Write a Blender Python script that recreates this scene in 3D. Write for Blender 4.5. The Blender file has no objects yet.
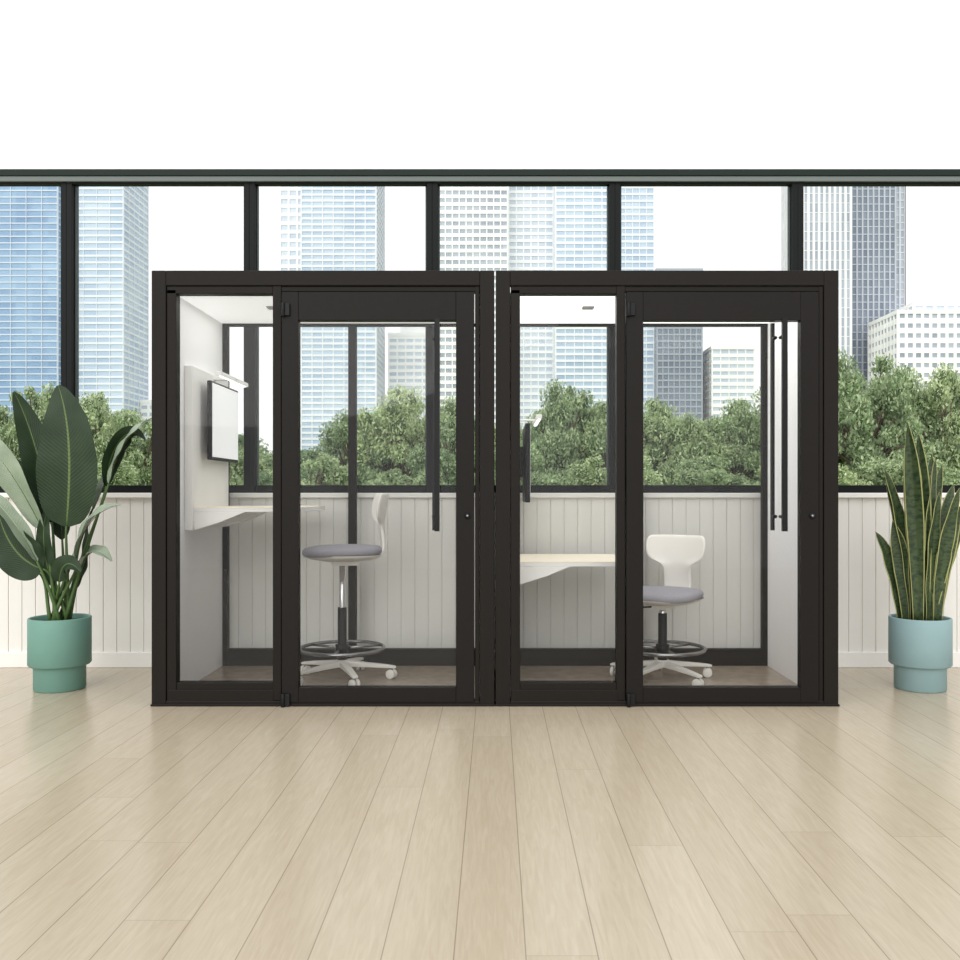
import bpy, bmesh, math, random
import numpy as np
from mathutils import Vector, Matrix
random.seed(7); np.random.seed(7)
S = bpy.context.scene
S.view_settings.view_transform = 'Standard'
S.view_settings.look = 'None'
S.view_settings.exposure = 0.13
COL = S.collection

# ------------------------------------------------------------------ materials
def lin(c):
    return tuple(((v/255)/12.92 if v/255 <= .04045 else ((v/255+.055)/1.055)**2.4) for v in c)

def mat(name, rgb, rough=.5, metal=0., spec=.5, var=.06, scale=8., bump=0., bscale=200.):
    m = bpy.data.materials.new(name); m.use_nodes = True
    nt = m.node_tree; N = nt.nodes; L = nt.links
    b = N['Principled BSDF']; b.inputs['Roughness'].default_value = rough
    b.inputs['Metallic'].default_value = metal
    b.inputs['Specular IOR Level'].default_value = spec
    c = lin(rgb)
    tc = N.new('ShaderNodeTexCoord'); nz = N.new('ShaderNodeTexNoise')
    nz.inputs['Scale'].default_value = scale; nz.inputs['Detail'].default_value = 4
    L.new(tc.outputs['Object'], nz.inputs['Vector'])
    r = N.new('ShaderNodeValToRGB')
    r.color_ramp.elements[0].position = .3; r.color_ramp.elements[1].position = .7
    r.color_ramp.elements[0].color = tuple(v*(1-var) for v in c)+(1,)
    r.color_ramp.elements[1].color = tuple(min(1, v*(1+var)) for v in c)+(1,)
    L.new(nz.outputs['Fac'], r.inputs['Fac']); L.new(r.outputs['Color'], b.inputs['Base Color'])
    if bump > 0:
        n2 = N.new('ShaderNodeTexNoise'); n2.inputs['Scale'].default_value = bscale
        L.new(tc.outputs['Object'], n2.inputs['Vector'])
        bp = N.new('ShaderNodeBump'); bp.inputs['Strength'].default_value = bump
        bp.inputs['Distance'].default_value = .002
        L.new(n2.outputs['Fac'], bp.inputs['Height']); L.new(bp.outputs['Normal'], b.inputs['Normal'])
    return m

def glass_mat(name, tint, ior=1.45):
    m = bpy.data.materials.new(name); m.use_nodes = True
    nt = m.node_tree; N = nt.nodes; L = nt.links
    N.remove(N['Principled BSDF']); out = N['Material Output']
    t = N.new('ShaderNodeBsdfTransparent'); t.inputs[0].default_value = tint+(1,)
    g = N.new('ShaderNodeBsdfGlossy'); g.inputs['Roughness'].default_value = .0
    f = N.new('ShaderNodeFresnel'); f.inputs[0].default_value = ior
    mx = N.new('ShaderNodeMixShader')
    L.new(f.outputs[0], mx.inputs[0]); L.new(t.outputs[0], mx.inputs[1]); L.new(g.outputs[0], mx.inputs[2])
    L.new(mx.outputs[0], out.inputs[0])
    return m

def emis_mat(name, rgb, st, base=.88):
    m = bpy.data.materials.new(name); m.use_nodes = True
    b = m.node_tree.nodes['Principled BSDF']
    b.inputs['Base Color'].default_value = (base,base,base,1)
    b.inputs['Emission Color'].default_value = lin(rgb)+(1,)
    b.inputs['Emission Strength'].default_value = st
    b.inputs['Roughness'].default_value = .8
    return m

M_frame = mat('pod_black_metal', (30,27,24), .5, 0, .14, .04, 30)
M_frame2 = mat('pod_door_metal', (26,23,21), .45, 0, .16, .04, 30)
M_mull = mat('mullion_dark', (18,21,21), .5, 0, .16, .05)
M_mull2 = mat('mullion_gasket', (74,84,82), .5, 0, .3, .05)
M_beam = mat('beam_dark_green', (30,41,37), .5, 0, .16, .05)
M_black = mat('black_plastic', (16,16,17), .4, 0, .25, .05)
M_felt = mat('felt_light', (247,246,247), .95, 0, .1, .02, 60, .2, 500)
M_white = mat('white_laminate', (244,243,240), .45, 0, .4, .01)
M_chairwhite = mat('chair_white_plastic', (232,229,223), .5, 0, .4, .02)
M_oakdesk = mat('desk_oak', (246,236,216), .45, 0, .4, .04, 20)
M_cush = mat('cushion_lilac_grey', (156,154,161), .95, 0, .1, .08, 120, .5, 900)
M_chrome = mat('chrome', (215,215,215), .2, .9, .5, .02)
M_steel = mat('dark_steel', (150,150,152), .25, .9, .5, .02)
M_podfloor = mat('pod_floor_brown', (158,144,128), .25, 0, .5, .12, 15)
M_wall = mat('wall_white_paint', (252,252,252), .9, 0, .1, .005)
M_wains = mat('wainscot_cream', (238,236,231), .7, 0, .3, .01)
M_base = mat('baseboard_white', (244,242,238), .6, 0, .3, .01)
M_blind = mat('blind_casing', (112,120,117), .6, 0, .3, .02)
M_potL = mat('pot_teal_green', (114,155,143), .55, 0, .25, .03)
M_potR = mat('pot_teal_blue', (140,168,171), .55, 0, .25, .03)
M_soil = mat('soil', (52,42,34), .95, 0, .1, .4, 60, .8, 80)
M_stem = mat('stem_green', (78,104,58), .5, 0, .3, .15)
M_screen = emis_mat('monitor_screen', (240,244,248), .30, .8)
M_vent = mat('vent_grey', (170,170,170), .6, 0, .3, .02)
M_glass = glass_mat('pod_glass', (.97,.975,.97),1.4)
M_glass2 = glass_mat('pod_glass_rear', (.97,.975,.97),1.2)
M_wglass = glass_mat('window_glass', (.99,.99,.99), 1.25)
M_led = emis_mat('led_strip', (255,252,246), 2.0)

def wood_floor():
    m = bpy.data.materials.new('oak_plank_floor'); m.use_nodes = True
    nt = m.node_tree; N = nt.nodes; L = nt.links; b = N['Principled BSDF']
    def math_(op,a,b_=None,c=None,clamp=False):
        n=N.new('ShaderNodeMath'); n.operation=op; n.use_clamp=clamp
        for i,v in enumerate((a,b_,c)):
            if v is None: continue
            if isinstance(v,(int,float)): n.inputs[i].default_value=v
            else: L.new(v,n.inputs[i])
        return n.outputs[0]
    tc = N.new('ShaderNodeTexCoord'); sp=N.new('ShaderNodeSeparateXYZ'); L.new(tc.outputs['Object'],sp.inputs[0])
    PW,PL=.175,2.4
    u=math_('DIVIDE',math_('ADD',sp.outputs[0],.10),PW); row=math_('FLOOR',u); fu=math_('FRACT',u)
    wn=N.new('ShaderNodeTexWhiteNoise'); wn.noise_dimensions='1D'; L.new(row,wn.inputs['W'])
    v=math_('ADD',math_('DIVIDE',sp.outputs[1],PL),math_('MULTIPLY',wn.outputs['Value'],7.3)); cell=math_('FLOOR',v); fv=math_('FRACT',v)
    cb=N.new('ShaderNodeCombineXYZ'); L.new(row,cb.inputs[0]); L.new(cell,cb.inputs[1])
    w2=N.new('ShaderNodeTexWhiteNoise'); L.new(cb.outputs[0],w2.inputs['Vector'])
    eu=math_('MINIMUM',fu,math_('SUBTRACT',1.0,fu)); su=math_('LESS_THAN',eu,.009)
    ev=math_('MINIMUM',fv,math_('SUBTRACT',1.0,fv)); sv=math_('MULTIPLY',math_('LESS_THAN',ev,.0006),.5)
    seam=math_('MAXIMUM',su,sv)
    r0=N.new('ShaderNodeValToRGB')
    r0.color_ramp.elements[0].color=lin((188,175,153))+(1,); r0.color_ramp.elements[1].color=lin((194,182,161))+(1,)
    L.new(w2.outputs['Value'],r0.inputs[0])
    ad=N.new('ShaderNodeVectorMath'); ad.operation='MULTIPLY_ADD'; L.new(w2.outputs['Color'],ad.inputs[0]); ad.inputs[1].default_value=(9,9,9); L.new(tc.outputs['Object'],ad.inputs[2])
    m2 = N.new('ShaderNodeMapping'); m2.inputs['Scale'].default_value = (36,2.6,1)
    L.new(ad.outputs[0], m2.inputs['Vector'])
    nz = N.new('ShaderNodeTexNoise'); nz.inputs['Scale'].default_value = 1.8
    nz.inputs['Detail'].default_value = 9; nz.inputs['Distortion'].default_value = 1.3
    L.new(m2.outputs[0], nz.inputs['Vector'])
    r = N.new('ShaderNodeValToRGB')
    r.color_ramp.elements[0].position=.3; r.color_ramp.elements[0].color=(.86,.84,.81,1)
    r.color_ramp.elements[1].position=.70; r.color_ramp.elements[1].color=(1.0,1.0,1.0,1)
    L.new(nz.outputs['Fac'], r.inputs[0])
    mx = N.new('ShaderNodeMix'); mx.data_type='RGBA'; mx.blend_type='MULTIPLY'; mx.inputs[0].default_value = .8
    L.new(r0.outputs['Color'], mx.inputs[6]); L.new(r.outputs[0], mx.inputs[7])
    m3 = N.new('ShaderNodeMix'); m3.data_type='RGBA'
    L.new(math_('MULTIPLY',seam,.6),m3.inputs[0]); L.new(mx.outputs[2],m3.inputs[6]); m3.inputs[7].default_value=lin((104,92,76))+(1,)
    L.new(m3.outputs[2], b.inputs['Base Color'])
    b.inputs['Roughness'].default_value = .24
    b.inputs['Specular IOR Level'].default_value = .55
    bp = N.new('ShaderNodeBump'); bp.inputs['Strength'].default_value=.25; bp.inputs['Distance'].default_value=.001
    L.new(nz.outputs['Fac'], bp.inputs['Height']); L.new(bp.outputs[0], b.inputs['Normal'])
    return m
M_floor = wood_floor()

# ------------------------------------------------------------------ mesh helper
class B:
    def __init__(s): s.v=[]; s.f=[]; s.m=[]; s.mats=[]; s.uv=[]; s.sm=[]
    def mi(s, m):
        if m not in s.mats: s.mats.append(m)
        return s.mats.index(m)
    def add(s, vs, fs, m, smooth=False, uvs=None):
        o=len(s.v); s.v+= [tuple(x) for x in vs]; k=s.mi(m)
        for i,f in enumerate(fs):
            s.f.append([o+j for j in f]); s.m.append(k); s.sm.append(smooth)
            s.uv.append([uvs[j] for j in f] if uvs else [(0,0)]*len(f))
        return s
    def box(s, x0,x1,y0,y1,z0,z1, m):
        vs=[(x,y,z) for z in (z0,z1) for y in (y0,y1) for x in (x0,x1)]
        fs=[(0,2,3,1),(4,5,7,6),(0,1,5,4),(2,6,7,3),(0,4,6,2),(1,3,7,5)]
        return s.add(vs,fs,m)
    def lathe(s, prof, m, c=(0,0,0), n=40, smooth=True):
        vs=[];fs=[]
        for r,z in prof:
            for i in range(n):
                a=2*math.pi*i/n; vs.append((c[0]+r*math.cos(a),c[1]+r*math.sin(a),c[2]+z))
        for j in range(len(prof)-1):
            for i in range(n):
                k=(i+1)%n
                fs.append((j*n+i,j*n+k,(j+1)*n+k,(j+1)*n+i))
        return s.add(vs,fs,m,smooth)
    def tube(s, pts, rad, m, n=10):
        pts=[Vector(p) for p in pts]; vs=[];fs=[]
        if not hasattr(rad,'__len__'): rad=[rad]*len(pts)
        for i,p in enumerate(pts):
            t=(pts[min(i+1,len(pts)-1)]-pts[max(i-1,0)]).normalized()
            u=t.orthogonal().normalized() if i==0 else (u-t*u.dot(t)).normalized()
            w=t.cross(u)
            for k in range(n):
                a=2*math.pi*k/n; vs.append(p+(u*math.cos(a)+w*math.sin(a))*rad[i])
        for i in range(len(pts)-1):
            for k in range(n):
                q=(k+1)%n; fs.append((i*n+k,i*n+q,(i+1)*n+q,(i+1)*n+k))
        fs.append(tuple(reversed(range(n)))); fs.append(tuple(range((len(pts)-1)*n,len(pts)*n)))
        return s.add(vs,fs,m,True)
    def torus(s, R, r, c, m, n=56, k=10):
        vs=[];fs=[]
        for i in range(n):
            a=2*math.pi*i/n
            for j in range(k):
                b=2*math.pi*j/k
                vs.append((c[0]+(R+r*math.cos(b))*math.cos(a),c[1]+(R+r*math.cos(b))*math.sin(a),c[2]+r*math.sin(b)))
        for i in range(n):
            for j in range(k):
                fs.append((i*k+j,((i+1)%n)*k+j,((i+1)%n)*k+(j+1)%k,i*k+(j+1)%k))
        return s.add(vs,fs,m,True)
    def obj(s, name, parent=None, loc=(0,0,0), rotz=0, bevel=0, solid=0, sub=0):
        me=bpy.data.meshes.new(name); me.from_pydata(s.v,[],s.f)
        for m in s.mats: me.materials.append(m)
        me.polygons.foreach_set('material_index', s.m)
        me.polygons.foreach_set('use_smooth', s.sm)
        uvl=me.uv_layers.new(name='UVMap')
        flat=[c for f in s.uv for uv in f for c in uv]
        uvl.data.foreach_set('uv', flat)
        me.update()
        o=bpy.data.objects.new(name, me); COL.objects.link(o)
        o.location=loc; o.rotation_euler=(0,0,rotz)
        if parent: o.parent=parent
        if solid:
            md=o.modifiers.new('s','SOLIDIFY'); md.thickness=solid; md.offset=0
        if bevel:
            md=o.modifiers.new('b','BEVEL'); md.width=bevel; md.segments=2; md.limit_method='ANGLE'
        if sub:
            md=o.modifiers.new('ss','SUBSURF'); md.levels=sub; md.render_levels=sub
        return o
def empty(name, loc=(0,0,0), rotz=0):
    e=bpy.data.objects.new(name,None); COL.objects.link(e); e.location=loc; e.rotation_euler=(0,0,rotz)
    e.empty_display_size=.1
    return e

# ------------------------------------------------------------------ room
YW=1.09
B().box(-8,8,-9,YW+.2,-.1,0,M_floor).obj('floor')

b=B()
b.box(-8,8,YW+.008,YW+.2,0,1.12,M_wains)
x=-8; w=.088
while x<8:
    b.box(x+.002,x+w-.002,YW,YW+.009,0,1.10,M_wains); x+=w
b.box(-8,8,YW+.0,YW+.2,3.225,6.0,M_wall)
b.obj('wall_back', bevel=.002)
B().box(-8,8,YW-.018,YW,0,.10,M_base).obj('baseboard_back', bevel=.004)
B().box(-8,8,YW-.035,YW+.12,1.10,1.132,M_base).obj('trim_1', bevel=.004)      # window ledge
B().box(-8,8,YW-.03,YW+.12,3.182,3.225,M_beam).obj('trim_2', bevel=.003)     # dark header beam
B().box(-8,8,YW-.022,YW-.001,3.148,3.182,M_blind).obj('trim_3', bevel=.004)  # blind casing
# windows
mx=[-.408+1.188*k for k in range(-7,8)]
for i in range(len(mx)-1):
    a,c=mx[i],mx[i+1]; g=.037
    e=empty('window_%d'%(i+1), ((a+c)/2,YW,1.132))
    hw=(c-a)/2; H=3.182-1.132; hd=.045
    f=B()
    f.box(-hw-.0,-hw+g,.0,.1,0,H,M_mull); f.box(hw-g,hw,.0,.1,0,H,M_mull)
    f.box(-hw+g,hw-g,.01,.09,0,.05,M_mull); f.box(-hw+g,hw-g,.0,.05,H-hd,H,M_mull)
    f.box(-hw+g,-hw+g+.010,.04,.07,.05,H-hd,M_mull2); f.box(hw-g-.010,hw-g,.04,.07,.05,H-hd,M_mull2)
    f.obj('frame',e,bevel=.003)
    gl=B(); gl.add([(-hw+g,.045,.05),(hw-g,.045,.05),(hw-g,.045,H-hd),(-hw+g,.045,H-hd)],[(0,1,2,3)],M_wglass); gl.obj('pane',e)

# ------------------------------------------------------------------ pods
W=1.81; HT=2.30; DP=1.0; SX=1.007
def pod(x0,lum,watt):
    M_podceil = emis_mat('pod_ceiling_fill_glow', (255,254,252), lum, .8)  # even glow added to the ceiling surface to brighten the booth interior
    e=empty('office_phone_booth',(x0,0,0)); e.scale=(SX,1,1.003)
    f=B()
    wl=.08
    f.box(.004,wl,.0,DP,.0,HT-.0,M_frame); f.box(W-wl,W-.004,.0,DP,.0,HT,M_frame)
    f.box(wl,W-wl,.0,DP,HT-.08,HT,M_frame)
    f.box(wl,W-wl,.0,DP,0,.028,M_frame)
    f.box(.0,W,-.008,.06,0,.012,M_frame)
    f.obj('shell',e,bevel=.004)
    f=B()
    f.box(.083,.132,.006,.07,.028,2.20,M_frame); f.box(.64,.685,.006,.07,.028,2.22,M_frame)
    f.box(.083,.64,.006,.07,2.178,2.217,M_frame); f.box(.132,.64,.01,.07,.06,.122,M_frame)
    f.box(.085,.645,.004,.07,.02,.085,M_frame)
    f.box(.685,1.73,.01,.07,2.19,2.217,M_frame); f.box(1.705,1.727,.006,.07,.02,2.217,M_frame)
    f.obj('front_frame',e,bevel=.003)
    d=B()
    dx0,dx1,dz0,dz1=.69,1.70,.022,2.185
    d.box(dx0,.778,-.006,.05,dz0,dz1,M_frame2); d.box(1.605,dx1,-.006,.05,dz0,dz1,M_frame2)
    d.box(.778,1.605,-.006,.05,2.035,dz1,M_frame2); d.box(.778,1.605,-.006,.05,dz0,.10,M_frame2)
    d.obj('door_leaf',e,bevel=.003)
    h=B()
    h.box(1.495,1.521,-.055,-.032,.925,2.035,M_black)
    h.box(1.475,1.493,.075,.095,.925,2.035,M_black)
    for z in (1.0,1.95): h.tube([(1.508,-.04,z),(1.508,.03,z)],.009,M_black); h.tube([(1.484,.03,z),(1.484,.08,z)],.009,M_black)
    h.obj('door_handle',e)
    k=B(); k.tube([(1.665,-.013,1.005),(1.665,.0,1.005)],.016,M_black,20); k.tube([(1.665,-.016,1.005),(1.665,-.01,1.005)],.007,M_steel,14)
    k.obj('door_lock',e)
    k=B()
    for z in (2.09,.035):
        k.box(.69,.735,-.02,.0,z-.032,z+.032,M_black); k.tube([(.70,-.02,z-.036),(.70,-.02,z+.036)],.011,M_black,14)
    k.obj('door_hinges',e,bevel=.003)
    g=B()
    g.add([(.13,.035,.12),(.642,.035,.12),(.642,.035,2.18),(.13,.035,2.18)],[(0,1,2,3)],M_glass)
    g.add([(.776,.022,.098),(1.607,.022,.098),(1.607,.022,2.037),(.776,.022,2.037)],[(0,1,2,3)],M_glass)
    g.add([(.1,.965,.13),(W-.1,.965,.13),(W-.1,.965,2.18),(.1,.965,2.18)],[(0,1,2,3)],M_glass2)
    g.obj('glass_panes',e)
    i=B()
    i.box(wl,wl+.012,.07,DP-.04,.03,2.2,M_felt); i.box(W-wl-.012,W-wl,.07,DP-.04,.03,2.2,M_felt)
    i.obj('acoustic_lining',e,bevel=.002)
    B().box(wl,W-wl,.05,DP-.02,2.20,2.222,M_podceil).obj('pod_ceiling',e)
    B().box(wl,W-wl,.05,DP-.02,.026,.034,M_podfloor).obj('pod_floor',e)
    k=B()
    k.box(wl,wl+.045,DP-.045,DP,.03,2.22,M_frame); k.box(W-wl-.045,W-wl,DP-.045,DP,.03,2.22,M_frame)
    k.box(wl+.045,W-wl-.045,DP-.045,DP,.03,.14,M_frame); k.box(wl+.045,W-wl-.045,DP-.045,DP,2.185,2.22,M_frame)
    k.box(.885,.935,DP-.05,DP,.14,2.185,M_frame)
    k.obj('back_frame',e,bevel=.003)
    k=B()
    k.box(.50,.57,.42,.49,2.19,2.203,M_vent); k.box(1.15,1.22,.42,.49,2.19,2.203,M_vent)
    k.obj('ceiling_vents',e,bevel=.006)
    ld=bpy.data.lights.new('ceiling_fill','AREA'); ld.shape='RECTANGLE'; ld.size=1.5; ld.size_y=.7; ld.energy=watt; ld.color=(1,.985,.965)  # added area fill without a fixture, lifts the booth side walls
    lo=bpy.data.objects.new('ceiling_fill',ld); COL.objects.link(lo); lo.parent=e; lo.location=(W/2,.5,2.185)
    return e
pod(-W*SX,.42,3.4); pod(0,1.1,5.0)

# ------------------------------------------------------------------ desk with back panel, monitor, light bar
def unit(x0, zd, dzm):
    xw=x0+.0925
    e=empty('cantilever_desk',(xw,0,zd))
    p=B(); p.box(0,.045,.25,.94,-.13,.79,M_white); p.obj('back_panel',e,bevel=.005)
    p=B(); p.box(.045,.655,.28,.94,-.028,-.006,M_white); p.obj('desk_top_core',e,bevel=.003)
    p=B(); p.box(.045,.655,.28,.94,-.006,0,M_oakdesk); p.obj('desk_top',e,bevel=.001)
    p=B()
    for (ya,yb) in ((.28,.34),(.86,.92)):
        vs=[(.045,ya,-.13),(.19,ya,-.085),(.33,ya,-.028),(.045,ya,-.028),(.045,yb,-.13),(.19,yb,-.085),(.33,yb,-.028),(.045,yb,-.028)]
        p.add(vs,[(0,1,2,3),(7,6,5,4),(0,4,5,1),(1,5,6,2),(3,2,6,7),(0,3,7,4)],M_white)
    p.box(.045,.14,.34,.86,-.10,-.028,M_white)
    p.obj('brackets',e,bevel=.003)
    m=empty('monitor',(xw+.045,0,zd+dzm))
    p=B(); p.box(0,.03,.55,.75,.42,.60,M_black); p.tube([(.02,.65,.51),(.05,.65,.51)],.02,M_black)
    p.obj('mount',m)
    p=B(); p.box(.036,.064,.39,.93,.27,.725,M_black); p.obj('monitor_body',m,bevel=.006)
    p=B(); p.box(.0635,.0655,.402,.918,.288,.712,M_screen); p.obj('screen',m)
    l=empty('led_light_bar',(xw+.045,0,zd+dzm))
    p=B(); p.box(0,.13,.64,.67,.757,.768,M_white); p.box(.10,.13,.36,.92,.748,.772,M_white)
    p.box(.107,.123,.38,.90,.745,.749,M_led); p.obj('bar',l,bevel=.003)
unit(-W*SX,1.05,0); unit(0,.745,.06)

# ------------------------------------------------------------------ chairs
def chair(X,Y,seat,rot,base_rot):
    e=empty('drafting_stool',(X,Y,.034),rot)   # faces -x locally, backrest at +x
    z=seat-.034
    c=B(); n=56; prof=[(0,-.052),(.80,-.052),(.95,-.044),(1.0,-.028),(.99,-.012),(.93,.0),(.75,.006),(0,.008)]
    vs=[];fs=[]
    for r,zz in prof:
        for i in range(n):
            a=2*math.pi*i/n; ca,sa=math.cos(a),math.sin(a); p=2.7
            q=(abs(ca)**p+abs(sa)**p)**(-1/p)
            vs.append((r*q*ca*.232,r*q*sa*.228*(1.0-.06*ca),z+zz-(.012*max(0,-ca*r))*r))
    for j in range(len(prof)-1):
        for i in range(n):
            k=(i+1)%n; fs.append((j*n+i,j*n+k,(j+1)*n+k,(j+1)*n+i))
    c.add(vs,fs,M_cush,True); c.obj('seat_cushion',e)
    c=B(); vs=[];fs=[]; prof=[(0,-.085),(.45,-.083),(.8,-.068),(.97,-.052),(.99,-.043)]
    for r,zz in prof:
        for i in range(n):
            a=2*math.pi*i/n; ca,sa=math.cos(a),math.sin(a); p=2.7
            q=(abs(ca)**p+abs(sa)**p)**(-1/p); vs.append((r*q*ca*.232,r*q*sa*.225,z+zz))
    for j in range(len(prof)-1):
        for i in range(n):
            k=(i+1)%n; fs.append((j*n+i,j*n+k,(j+1)*n+k,(j+1)*n+i))
    c.add(vs,fs,M_chairwhite,True); c.obj('seat_shell',e)
    path=[(.10,-.075),(.17,-.072),(.215,-.055),(.24,-.02),(.246,.04),(.242,.10),(.240,.14),(.243,.165),(.252,.22),(.262,.28),(.268,.315)]
    wid =[.07,.08,.085,.088,.088,.085,.095,.172,.19,.192,.172]
    wrap=[0,0,0,.005,.012,.02,.03,.055,.065,.065,.055]
    c=B(); vs=[];fs=[]; K=12
    for (px,pz),wv,wr in zip(path,wid,wrap):
        for k in range(K+1):
            u=-1+2*k/K
            vs.append((px-wr*u*u, wv*u, z+pz))
    for j in range(len(path)-1):
        for k in range(K):
            o=j*(K+1)+k; fs.append((o,o+1,o+K+2,o+K+1))
    c.add(vs,fs,M_chairwhite,True); c.obj('backrest',e,solid=.018,sub=2)
    c=B(); c.box(-.06,.09,-.045,.045,z-.11,z-.078,M_chairwhite); c.tube([(.0,.03,z-.10),(-.02,.17,z-.112),(-.02,.21,z-.108)],.006,M_black)
    c.box(-.035,-.005,.18,.24,z-.114,z-.102,M_black)
    c.obj('seat_mechanism',e,bevel=.006)
    zt=z-.09; zb=min(.42,z-.14)
    c=B(); c.lathe([(.0,zt),(.017,zt),(.017,zb)],M_chrome,n=24); c.lathe([(.017,zb+.004),(.025,zb+.004),(.026,zb-.01),(.026,.20),(.03,.19),(.03,.09),(.0,.09)],M_black,n=28)
    c.obj('gas_column',e)
    c=B(); zr=.185; c.torus(.245,.0105,(0,0,zr),M_steel)
    for i in range(3):
        a=base_rot+.4+i*2.094; c.tube([(.02*math.cos(a),.02*math.sin(a),zr+.0),(.245*math.cos(a),.245*math.sin(a),zr)],.008,M_steel)
    c.lathe([(.028,zr-.025),(.040,zr-.022),(.040,zr+.022),(.028,zr+.025)],M_black,n=28)
    c.obj('foot_ring',e)
    c=B(); c.lathe([(0,.075),(.045,.078),(.048,.10),(.036,.118),(.0,.12)],M_chairwhite,n=28)
    for i in range(5):
        a=base_rot+i*2*math.pi/5; d=Vector((math.cos(a),math.sin(a),0)); s=Vector((-d.y,d.x,0))
        vs=[]
        for r,hw,zz0,zz1 in ((.02,.026,.078,.112),(.12,.022,.074,.10),(.24,.018,.066,.086),(.305,.017,.062,.076),(.315,.010,.063,.073)):
            for sg,zz in ((-1,zz0),(1,zz0),(1,zz1),(-1,zz1)): vs.append(d*r+s*hw*sg+Vector((0,0,zz)))
        fs=[]
        for j in range(4):
            for k in range(4): fs.append((j*4+k,j*4+(k+1)%4,(j+1)*4+(k+1)%4,(j+1)*4+k))
        fs+= [(3,2,1,0),(16,17,18,19)]
        c.add(vs,fs,M_chairwhite)
    c.obj('star_base',e,bevel=.004)
    c=B()
    for i in range(5):
        a=base_rot+i*2*math.pi/5; d=Vector((math.cos(a),math.sin(a),0)); p=d*.288
        a2=a+1.1+i; ax=Vector((math.cos(a2),math.sin(a2),0))
        c.tube([p+Vector((0,0,.03)),p+Vector((0,0,.066))],.008,M_steel)
        for sg in (-1,1):
            q=p+Vector((0,0,.0275))
            c.tube([q+ax*sg*.006,q+ax*sg*.008,q+ax*sg*.022,q+ax*sg*.024],[.022,.0275,.0275,.022],M_chairwhite,20)
    c.obj('casters',e)
chair(-.898,.53,.815,math.radians(12),-.12)
chair(.985,.53,.56,math.radians(57),-.75)

# ------------------------------------------------------------------ plants
def pot(e,m):
    c=B()
    c.lathe([(0,0),(.134,0),(.140,.006),(.140,.134),(.144,.14),(.162,.14),(.169,.148),(.169,.408),(.166,.413),(.158,.413),(.154,.408),(.152,.38)],m,n=64)
    c.obj('planter',e)
    c=B(); c.lathe([(.154,.383),(.1,.39),(0,.393)],M_soil,n=40); c.obj('soil',e)

def leaf_mat(name, c1, c2, edge=None, midrib=None, rough=.35, band=None, et=.44):
    m=bpy.data.materials.new(name); m.use_nodes=True; nt=m.node_tree; N=nt.nodes; L=nt.links; b=N['Principled BSDF']
    tc=N.new('ShaderNodeTexCoord'); nz=N.new('ShaderNodeTexNoise'); nz.inputs['Scale'].default_value=9
    L.new(tc.outputs['Object'],nz.inputs['Vector'])
    mx=N.new('ShaderNodeMix'); mx.data_type='RGBA'
    mx.inputs[6].default_value=lin(c1)+(1,); mx.inputs[7].default_value=lin(c2)+(1,)
    L.new(nz.outputs['Fac'],mx.inputs[0]); cur=mx.outputs[2]
    sp=N.new('ShaderNodeSeparateXYZ'); L.new(tc.outputs['UV'],sp.inputs[0])
    d=N.new('ShaderNodeMath'); d.operation='SUBTRACT'; d.inputs[1].default_value=.5; L.new(sp.outputs[0],d.inputs[0])
    ab=N.new('ShaderNodeMath'); ab.operation='ABSOLUTE'; L.new(d.outputs[0],ab.inputs[0])
    if band:
        wv=N.new('ShaderNodeTexNoise'); mp=N.new('ShaderNodeMapping'); mp.inputs['Scale'].default_value=(2,34,1)
        L.new(tc.outputs['UV'],mp.inputs[0]); L.new(mp.outputs[0],wv.inputs['Vector']); wv.inputs['Scale'].default_value=1.2; wv.inputs['Detail'].default_value=3
        rr=N.new('ShaderNodeValToRGB'); rr.color_ramp.elements[0].position=.45; rr.color_ramp.elements[1].position=.6
        L.new(wv.outputs['Fac'],rr.inputs[0])
        m2=N.new('ShaderNodeMix'); m2.data_type='RGBA'; L.new(rr.outputs[0],m2.inputs[0]); L.new(cur,m2.inputs[6]); m2.inputs[7].default_value=lin(band)+(1,); cur=m2.outputs[2]
    if edge:
        g=N.new('ShaderNodeMath'); g.operation='GREATER_THAN'; g.inputs[1].default_value=et; L.new(ab.outputs[0],g.inputs[0])
        m2=N.new('ShaderNodeMix'); m2.data_type='RGBA'; L.new(g.outputs[0],m2.inputs[0]); L.new(cur,m2.inputs[6]); m2.inputs[7].default_value=lin(edge)+(1,); cur=m2.outputs[2]
    if midrib:
        g=N.new('ShaderNodeMath'); g.operation='LESS_THAN'; g.inputs[1].default_value=.018; L.new(ab.outputs[0],g.inputs[0])
        m2=N.new('ShaderNodeMix'); m2.data_type='RGBA'; L.new(g.outputs[0],m2.inputs[0]); L.new(cur,m2.inputs[6]); m2.inputs[7].default_value=lin(midrib)+(1,); cur=m2.outputs[2]
        cm=N.new('ShaderNodeMath'); cm.operation='MULTIPLY_ADD'; L.new(ab.outputs[0],cm.inputs[0]); cm.inputs[1].default_value=-.35; L.new(sp.outputs[1],cm.inputs[2])
        sn=N.new('ShaderNodeMath'); sn.operation='MULTIPLY'; sn.inputs[1].default_value=230; L.new(cm.outputs[0],sn.inputs[0])
        s2=N.new('ShaderNodeMath'); s2.operation='SINE'; L.new(sn.outputs[0],s2.inputs[0])
        bp=N.new('ShaderNodeBump'); bp.inputs['Strength'].default_value=.3; bp.inputs['Distance'].default_value=.003
        L.new(s2.outputs[0],bp.inputs['Height']); L.new(bp.outputs[0],b.inputs['Normal'])
    L.new(cur,b.inputs['Base Color']); b.inputs['Roughness'].default_value=rough
    b.inputs['Specular IOR Level'].default_value=.35
    return m
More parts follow.
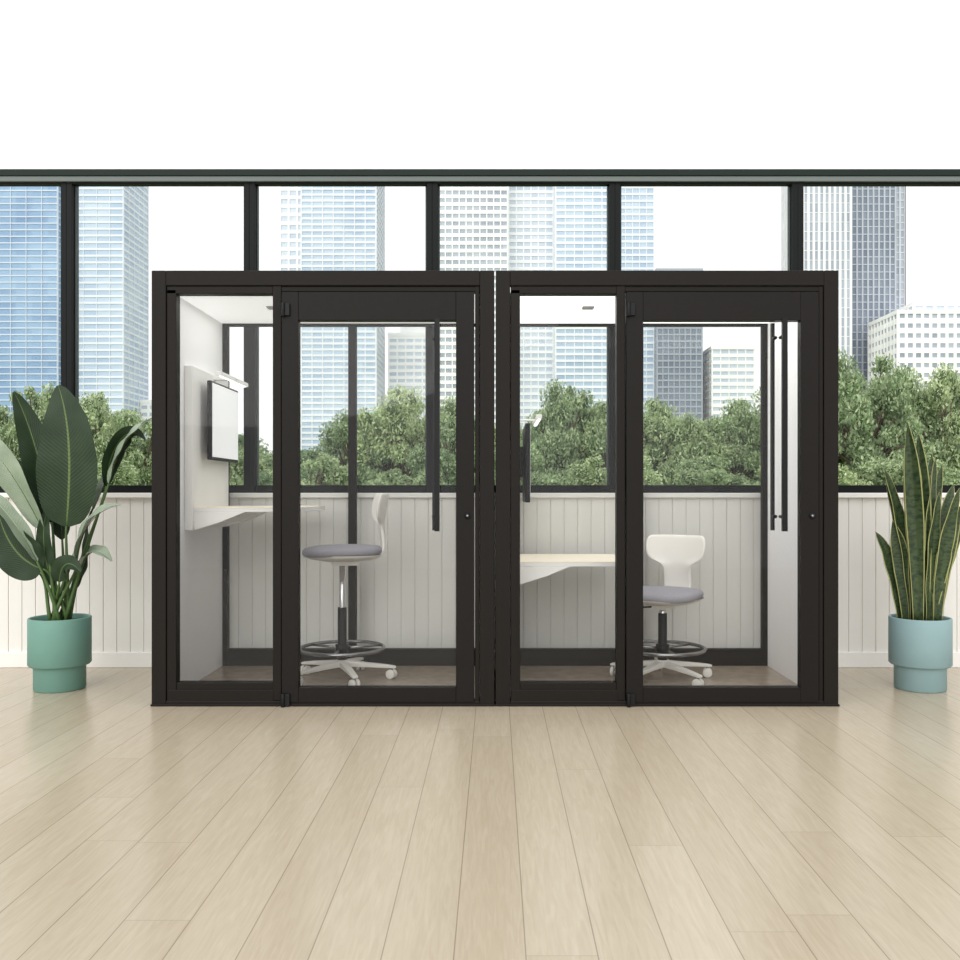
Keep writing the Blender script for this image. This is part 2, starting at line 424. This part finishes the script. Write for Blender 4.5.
M_bop=leaf_mat('bird_of_paradise_leaf',(22,42,22),(44,66,36),midrib=(92,116,62),rough=.4)
M_bop_glare=leaf_mat('bird_of_paradise_leaf_glare',(124,142,118),(166,180,158),midrib=(186,196,170),rough=.2)  # paler copy of the leaf, glare painted into its colour
M_snake=leaf_mat('snake_plant_leaf',(50,68,42),(74,90,54),edge=(160,162,104),rough=.45,band=(38,54,36))

def bez(p,t):
    a=(1-t); return p[0]*a**3+p[1]*3*a*a*t+p[2]*3*a*t*t+p[3]*t**3
def leaf(bd,P,hw,nrm,m,fold=.25,n=22,K=8,prof='bop',wave=.0,twist=0):
    P=[Vector(p) for p in P]; nrm=Vector(nrm).normalized(); vs=[];uv=[];fs=[]
    for i in range(n+1):
        t=i/n; c=bez(P,t); T=(bez(P,min(1,t+.02))-bez(P,max(0,t-.02))).normalized()
        Nn=(nrm-T*nrm.dot(T)).normalized()
        if twist: Nn=Matrix.Rotation(twist*t,3,T)@Nn
        Sd=T.cross(Nn).normalized()
        if prof=='bop': w=hw*(math.sin(math.pi*min(1,t**.72*.985+.012))**.62)
        else: w=hw*(.55+.45*min(1,t*2.2))*(1-max(0,(t-.55)/.45)**2.2)+.0008
        for k in range(K+1):
            u=-1+2*k/K
            wv=wave*math.sin(t*19+(3 if u>0 else 0))*abs(u)**2
            vs.append(c+Sd*w*u*math.cos(fold*abs(u)) + Nn*(w*abs(u)*math.sin(fold)+wv)); uv.append((k/K,t))
    for i in range(n):
        for k in range(K):
            o=i*(K+1)+k; fs.append((o,o+1,o+K+2,o+K+1))
    bd.add(vs,fs,m,True,uv)

# bird of paradise
e=empty('potted_bird_of_paradise',(-2.516,.445,0)); pot(e,M_potL)
U=.0058
def q(a,b_,y=0): return Vector(((a-60)*U, y, .41+(617-b_)*U))
lv=B(); st=B()
L_=[
 ([(68,526,-.02),(74,482,-.05),(78,430,-.06),(60,386,-.02)],.175,(.05,-1,.15),M_bop,.2),
 ([(48,522,.05),(40,480,.06),(28,425,.05),(14,392,.0)],.095,(.45,-1,.1),M_bop,.3),
 ([(46,530,-.03),(22,470,-.10),(2,440,-.12),(-28,428,-.15)],.085,(-.5,-.5,.8),M_bop_glare,.3),
 ([(48,568,-.06),(34,562,-.10),(14,545,-.12),(6,500,-.10)],.12,(.1,-1,.3),M_bop,.2),
 ([(90,508,.04),(106,470,.06),(116,438,.06),(156,414,.03)],.055,(-.5,-.7,.8),M_bop_glare,.35),
 ([(106,486,.0),(108,446,.0),(128,420,.0),(146,440,-.02)],.06,(.9,-.7,.1),M_bop,.3),
 ([(110,484,-.02),(118,452,-.04),(134,430,-.05),(153,420,-.05)],.042,(-.5,-.6,.8),M_bop_glare,.3),
 ([(80,566,-.05),(86,535,-.1),(100,506,-.12),(130,505,-.12)],.065,(-.4,-.5,.9),M_bop_glare,.35),
 ([(82,570,-.02),(90,548,-.06),(104,543,-.08),(119,560,-.1)],.055,(0,-.5,1),M_bop_glare,.3),
 ([(66,580,-.08),(68,564,-.1),(78,554,-.12),(92,570,-.14)],.06,(.2,-1,.5),M_bop,.3),
 ([(44,560,-.08),(30,520,-.14),(8,492,-.15),(-22,482,-.14)],.055,(.3,-.5,.9),M_bop_glare,.3),
 ([(54,540,.1),(50,500,.12),(44,470,.12),(36,440,.10)],.07,(.3,-1,0),M_bop,.2),
 ([(40,572,-.02),(24,560,-.05),(10,545,-.06),(-8,548,-.07)],.045,(0,-.4,1),M_bop_glare,.3),
 ([(56,585,-.03),(48,560,-.05),(44,530,-.05),(52,505,-.04)],.045,(.3,-1,.1),M_bop,.25),
 ([(70,590,.05),(80,570,.05),(86,556,.04),(84,520,.04)],.04,(-.5,-1,.1),M_bop,.25),
 ([(44,520,.08),(22,476,.09),(0,452,.09),(-20,456,.08)],.05,(-.1,-.9,.5),M_bop,.25),
]
for i,(P,hw,nr,m,fo) in enumerate(L_):
    P=[q(a,b_,y) for a,b_,y in P]
    leaf(lv,P,hw,nr,m,fo,n=26,K=10,wave=.005)
    a=i*2.4; base=Vector((.05*math.cos(a),.05*math.sin(a),.385))
    t=(P[1]-P[0]).normalized()
    pp=[base, base.lerp(P[0],.4)+Vector((0,0,.05)), P[0]-t*.06, P[0]]
    pts=[bez([pp[0],pp[1],pp[2],pp[3]],k/10) for k in range(11)]
    st.tube(pts,[.012-.006*k/10 for k in range(11)],M_stem,8)
    mid=[bez(P,k/16)-Vector(nr).normalized()*.004 for k in range(16)]
    st.tube(mid,[.005*(1-k/17) for k in range(16)],M_stem,6)
lv.obj('leaves',e); st.obj('stems',e)

# snake plant
e=empty('potted_snake_plant',(2.458,.445,0)); pot(e,M_potR)
lv=B()
tips=[(884,468),(880,532),(898,424),(890,482),(906,438),(913,434),(920,468),(927,458),(936,454),(945,464),(950,488),(958,484),(962,520),(902,476),(915,500),(931,492),(941,515),(893,520),(909,455),(924,436),(947,540),(900,505),(933,475),(953,505)]
for i,(a,b_) in enumerate(tips):
    dx=(a-920)*U; z=.41+(617-b_)*U
    an=i*2.39996; r=.03+.055*((i*37%11)/11)
    bx=max(-.1,min(.1,dx*.35+.02*math.cos(an))); by=r*math.sin(an)
    ty=by*1.8
    P=[(bx,by,.385),(bx+dx*.05,by,.385+(z-.385)*.4),(bx+(dx-bx)*.45,by+(ty-by)*.5,.385+(z-.385)*.75),(dx,ty,z)]
    leaf(lv,P,.040+.010*((i*7)%3)/2,(.35*math.cos(i*1.7),-1,.0),M_snake,.3,n=18,K=12,prof='s',wave=.005,twist=.5*math.sin(i*2.1))
lv.obj('leaves',e,solid=.003)

# ------------------------------------------------------------------ exterior
M_lawn=mat('lawn',(130,148,104),.9,0,.1,.2,.3)
B().box(-400,400,YW+.25,500,-.7,-.6,M_lawn).obj('ground')

def facade_mat(name,c1,c2,bw,fh,rough=.3):
    m=bpy.data.materials.new(name); m.use_nodes=True; nt=m.node_tree; N=nt.nodes; L=nt.links; b=N['Principled BSDF']
    tc=N.new('ShaderNodeTexCoord'); mp=N.new('ShaderNodeVectorMath'); mp.operation='DIVIDE'; mp.inputs[1].default_value=(bw,bw,fh)
    L.new(tc.outputs['Object'],mp.inputs[0]); fl=N.new('ShaderNodeVectorMath'); fl.operation='FLOOR'; L.new(mp.outputs[0],fl.inputs[0])
    wn=N.new('ShaderNodeTexWhiteNoise'); L.new(fl.outputs[0],wn.inputs['Vector'])
    mx=N.new('ShaderNodeMix'); mx.data_type='RGBA'; mx.inputs[6].default_value=lin(c1)+(1,); mx.inputs[7].default_value=lin(c2)+(1,)
    nz=N.new('ShaderNodeTexNoise'); nz.inputs['Scale'].default_value=.035; L.new(tc.outputs['Object'],nz.inputs['Vector'])
    av=N.new('ShaderNodeMath'); av.operation='MULTIPLY_ADD'; av.inputs[1].default_value=.45; L.new(wn.outputs['Value'],av.inputs[0])
    r=N.new('ShaderNodeMath'); r.operation='MULTIPLY_ADD'; r.inputs[1].default_value=1.6; r.inputs[2].default_value=-.5; r.use_clamp=True
    L.new(nz.outputs['Fac'],r.inputs[0]); L.new(r.outputs[0],av.inputs[2]); av.use_clamp=True
    L.new(av.outputs[0],mx.inputs[0]); L.new(mx.outputs[2],b.inputs['Base Color']); b.inputs['Roughness'].default_value=rough
    b.inputs['Specular IOR Level'].default_value=.3
    return m
def tower(x0,x1,y,h,glass,cladc,fh=3.3,bw=3.,slab=.9,pier=.5,depth=22,roof=True,name='office_tower'):
    w=x1-x0
    G=facade_mat('facade_glass',glass[0],glass[1],bw,fh); C=mat('facade_cladding',cladc,.7,0,.2,.05,.1)
    b=B(); b.box(0,w,0,depth,-.6,h,G)
    z=fh
    while z<h:
        if slab>0: b.box(-.2,w+.2,-.2,depth+.2,z-slab/2,z+slab/2,C)
        z+=fh
    n=max(1,round(w/bw)); 
    if pier>0:
        for i in range(n+1):
            xx=w*i/n; b.box(xx-pier/2,xx+pier/2,-.3,.0,-.6,h,C)
        nd=max(1,round(depth/bw))
        for i in range(nd+1):
            yy=depth*i/nd
            b.box(-.3,0,yy-pier/2,yy+pier/2,-.6,h,C); b.box(w,w+.3,yy-pier/2,yy+pier/2,-.6,h,C)
    b.box(-.4,w+.4,-.4,depth+.4,h,h+1.2,C)
    if roof:
        b.box(w*.2,w*.8,depth*.2,depth*.8,h+1.2,h+4,C); b.box(w*.3,w*.5,depth*.3,depth*.6,h+4,h+5.5,C)
    b.obj(name,None,(x0,y,0))
blue=((106,140,180),(156,186,214)); lblue=((150,174,202),(198,214,228)); grey=((134,144,158),(190,199,209)); dark=((102,112,128),(140,151,165)); pale=((176,190,207),(218,226,234))  # tower colours mixed towards white, haze put into the colour
tower(-215,-147,300,150,blue,(206,217,228),2.2,5.4,.40,.2)
tower(-145,-127,305,150,lblue,(228,233,238),2.3,4.6,.7,.2)
tower(-75,-66,312,150,pale,(242,242,242),3.0,3,1.3,.7)
tower(-65,-40,300,150,lblue,(228,231,236),2.0,3.4,.75,.35)
tower(-19,4.2,300,150,grey,(244,244,242),2.6,2.4,1.2,.4)
tower(4.8,20,308,160,pale,(244,246,248),2.4,2.5,1.0,.4)
tower(20.5,39,300,150,lblue,(240,243,246),2.2,3.2,.8,.25)
tower(42,54,304,150,lblue,(230,234,240),2.3,2.4,.75,.25)
tower(54.5,69.5,300,76,dark,(168,175,186),2.2,1.9,.55,.35,roof=False)
tower(73,87,300,50,pale,(248,248,246),2.4,2.6,1.2,.3,roof=False)
tower(-38,-20,320,58,pale,(248,248,247),2.4,3,1.2,.5)
tower(103.5,119.5,300,150,grey,(238,238,238),3.2,1.7,.2,.8)
tower(121,138,308,150,dark,(184,190,198),2.6,1.9,.35,.55)
tower(138,143,312,150,grey,(204,208,213),2.6,1.9,.4,.6)
tower(126.5,175,280,58,grey,(252,250,247),3.1,2.5,1.7,.9,roof=False)
tower(137,175,292,63,pale,(252,251,248),3.0,3.4,1.6,.9,roof=False)
tower(-127,-112,320,34,pale,(248,248,246),2.6,3,1.3,.8)
tower(88,103,330,24,pale,(248,248,246),2.6,3,1.3,.8)

# trees
def foliage_mat(name,c1,c2,c3):
    m=bpy.data.materials.new(name); m.use_nodes=True; nt=m.node_tree; N=nt.nodes; L=nt.links; b=N['Principled BSDF']
    g=N.new('ShaderNodeNewGeometry'); r=N.new('ShaderNodeValToRGB')
    r.color_ramp.elements[0].color=lin(c1)+(1,); r.color_ramp.elements[1].color=lin(c3)+(1,)
    el=r.color_ramp.elements.new(.5); el.color=lin(c2)+(1,)
    L.new(g.outputs['Random Per Island'],r.inputs[0])
    oi=N.new('ShaderNodeObjectInfo'); hs=N.new('ShaderNodeHueSaturation')
    tc=N.new('ShaderNodeTexCoord'); nz=N.new('ShaderNodeTexNoise'); nz.inputs['Scale'].default_value=7; nz.inputs['Detail'].default_value=2
    L.new(tc.outputs['Object'],nz.inputs['Vector'])
    v=N.new('ShaderNodeMath'); v.operation='MULTIPLY_ADD'; v.inputs[1].default_value=.5; v.inputs[2].default_value=.32; L.new(oi.outputs['Random'],v.inputs[0])
    v2=N.new('ShaderNodeMath'); v2.operation='MULTIPLY_ADD'; v2.inputs[1].default_value=1.3; L.new(nz.outputs['Fac'],v2.inputs[0]); L.new(v.outputs[0],v2.inputs[2])
    h=N.new('ShaderNodeMath'); h.operation='MULTIPLY_ADD'; h.inputs[1].default_value=-.04; h.inputs[2].default_value=.53; L.new(oi.outputs['Random'],h.inputs[0])
    L.new(v2.outputs[0],hs.inputs['Value']); L.new(h.outputs[0],hs.inputs['Hue']); L.new(r.outputs[0],hs.inputs['Color'])
    L.new(hs.outputs[0],b.inputs['Base Color'])
    tr=N.new('ShaderNodeBsdfTranslucent'); L.new(hs.outputs[0],tr.inputs[0]); mx=N.new('ShaderNodeMixShader'); mx.inputs[0].default_value=.35
    L.new(b.outputs[0],mx.inputs[1]); L.new(tr.outputs[0],mx.inputs[2]); L.new(mx.outputs[0],N['Material Output'].inputs[0])
    b.inputs['Roughness'].default_value=.7; b.inputs['Specular IOR Level'].default_value=.2
    return m
F1=foliage_mat('foliage_1',(110,130,92),(156,172,128),(200,210,172))
F2=foliage_mat('foliage_2',(102,124,90),(148,165,124),(190,202,164))
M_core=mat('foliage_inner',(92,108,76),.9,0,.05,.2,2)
M_bark=mat('bark',(110,96,82),.9,0,.1,.2,5)
def tree_mesh(seed,F):
    rg=np.random.default_rng(seed)
    b=B()
    b.tube([(0,0,-.1),(.02,0,.3),(0,.01,.6)],[.035,.028,.02],M_bark,8)
    V=[]
    nc=46
    cs=[]
    for i in range(nc):
        d=rg.normal(size=3); d/=np.linalg.norm(d); rr=rg.uniform(.2,1)**.5
        c=np.array([d[0]*.46*rr,d[1]*.38*rr,.56+d[2]*.37*rr]); r=rg.uniform(.05,.13); cs.append((c,r))
        b.tube([(0,0,.35),tuple(c*.6+np.array([0,0,.18])),tuple(c)],[.012,.008,.004],M_bark,5)
    for c,r in cs:
        n=int(360*(r/.1)**1.4); d=rg.normal(size=(n,3)); d/=np.linalg.norm(d,axis=1)[:,None]
        p=c+d*np.array([1.2,1,.75])*r*rg.uniform(.6,1.2,(n,1))
        a=rg.normal(size=(n,3)); a/=np.linalg.norm(a,axis=1)[:,None]
        t=np.cross(a,rg.normal(size=(n,3))); t/=np.linalg.norm(t,axis=1)[:,None]
        s=rg.uniform(.007,.016,(n,1))
        q4=np.stack([p-a*s*1.3,p-t*s*.6,p+a*s*1.3,p+t*s*.6],1).reshape(-1,3)
        V.append(q4)
    V=np.concatenate(V); nq=len(V)//4
    b.add([tuple(v) for v in V],[(4*i,4*i+1,4*i+2,4*i+3) for i in range(nq)],F)
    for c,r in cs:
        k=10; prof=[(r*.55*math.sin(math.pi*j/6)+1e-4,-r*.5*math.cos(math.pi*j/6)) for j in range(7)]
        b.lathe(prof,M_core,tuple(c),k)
    return b
tms=[]
for i in range(5):
    o=tree_mesh(20+i,(F1,F2)[i%2]).obj('tree'); tms.append(o.data); bpy.data.objects.remove(o)
rnd=random.Random(3)
T=[(-24,5.9),(-20.5,6.0),(-18.2,6.0),(-15.7,5.5),(-13.6,4.7),(-11.3,3.4),(-9,3.2),(-7.5,3.4),(-5.75,4.9),(-3.8,5.7),(-1.7,4.9),(.2,4.5),(2.5,5.9),(4.4,5.2),(6.3,5.3),(8.1,4.1),(9.6,5.2),(11.7,5.6),(13.6,6.7),(15.7,6.2),(17.8,6.8),(19.8,6.8),(23,6.6)]
def put(x,y,top,w):
    o=bpy.data.objects.new('tree',rnd.choice(tms)); COL.objects.link(o)
    o.scale=(w,w,top+.6); o.location=(x,y,-.6); o.rotation_euler=(0,0,rnd.uniform(0,6.28))
for x,t in T: put(x,30+rnd.uniform(-1.5,1.5),t,3.9+rnd.uniform(-.4,.6))
for x,t in T: put(x+1.0,36+rnd.uniform(-1.5,1.5),t,4.6)
for x in range(-18,19,3): put(x+.5,22,2.6+rnd.uniform(-.5,.7),3.4)

# ------------------------------------------------------------------ light
w=bpy.data.worlds.new('World'); S.world=w; w.use_nodes=True
bg=w.node_tree.nodes['Background']; bg.inputs[0].default_value=(1,1,1,1); bg.inputs[1].default_value=1.05
sd=bpy.data.lights.new('sun','SUN'); sd.energy=1.5; sd.angle=math.radians(60); sd.color=(1,.985,.96)
so=bpy.data.objects.new('sun',sd); COL.objects.link(so)
so.rotation_euler=Vector((.25,.85,-.6)).to_track_quat('-Z','Y').to_euler()

# ------------------------------------------------------------------ camera
cd=bpy.data.cameras.new('camera'); co=bpy.data.objects.new('camera',cd); COL.objects.link(co)
co.location=(0,-4.8,1.118); co.rotation_euler=(math.pi/2,0,0)
cd.sensor_width=36; cd.lens=907/960*36; cd.shift_x=-15/960; cd.shift_y=15/960; cd.clip_end=2000
S.camera=co
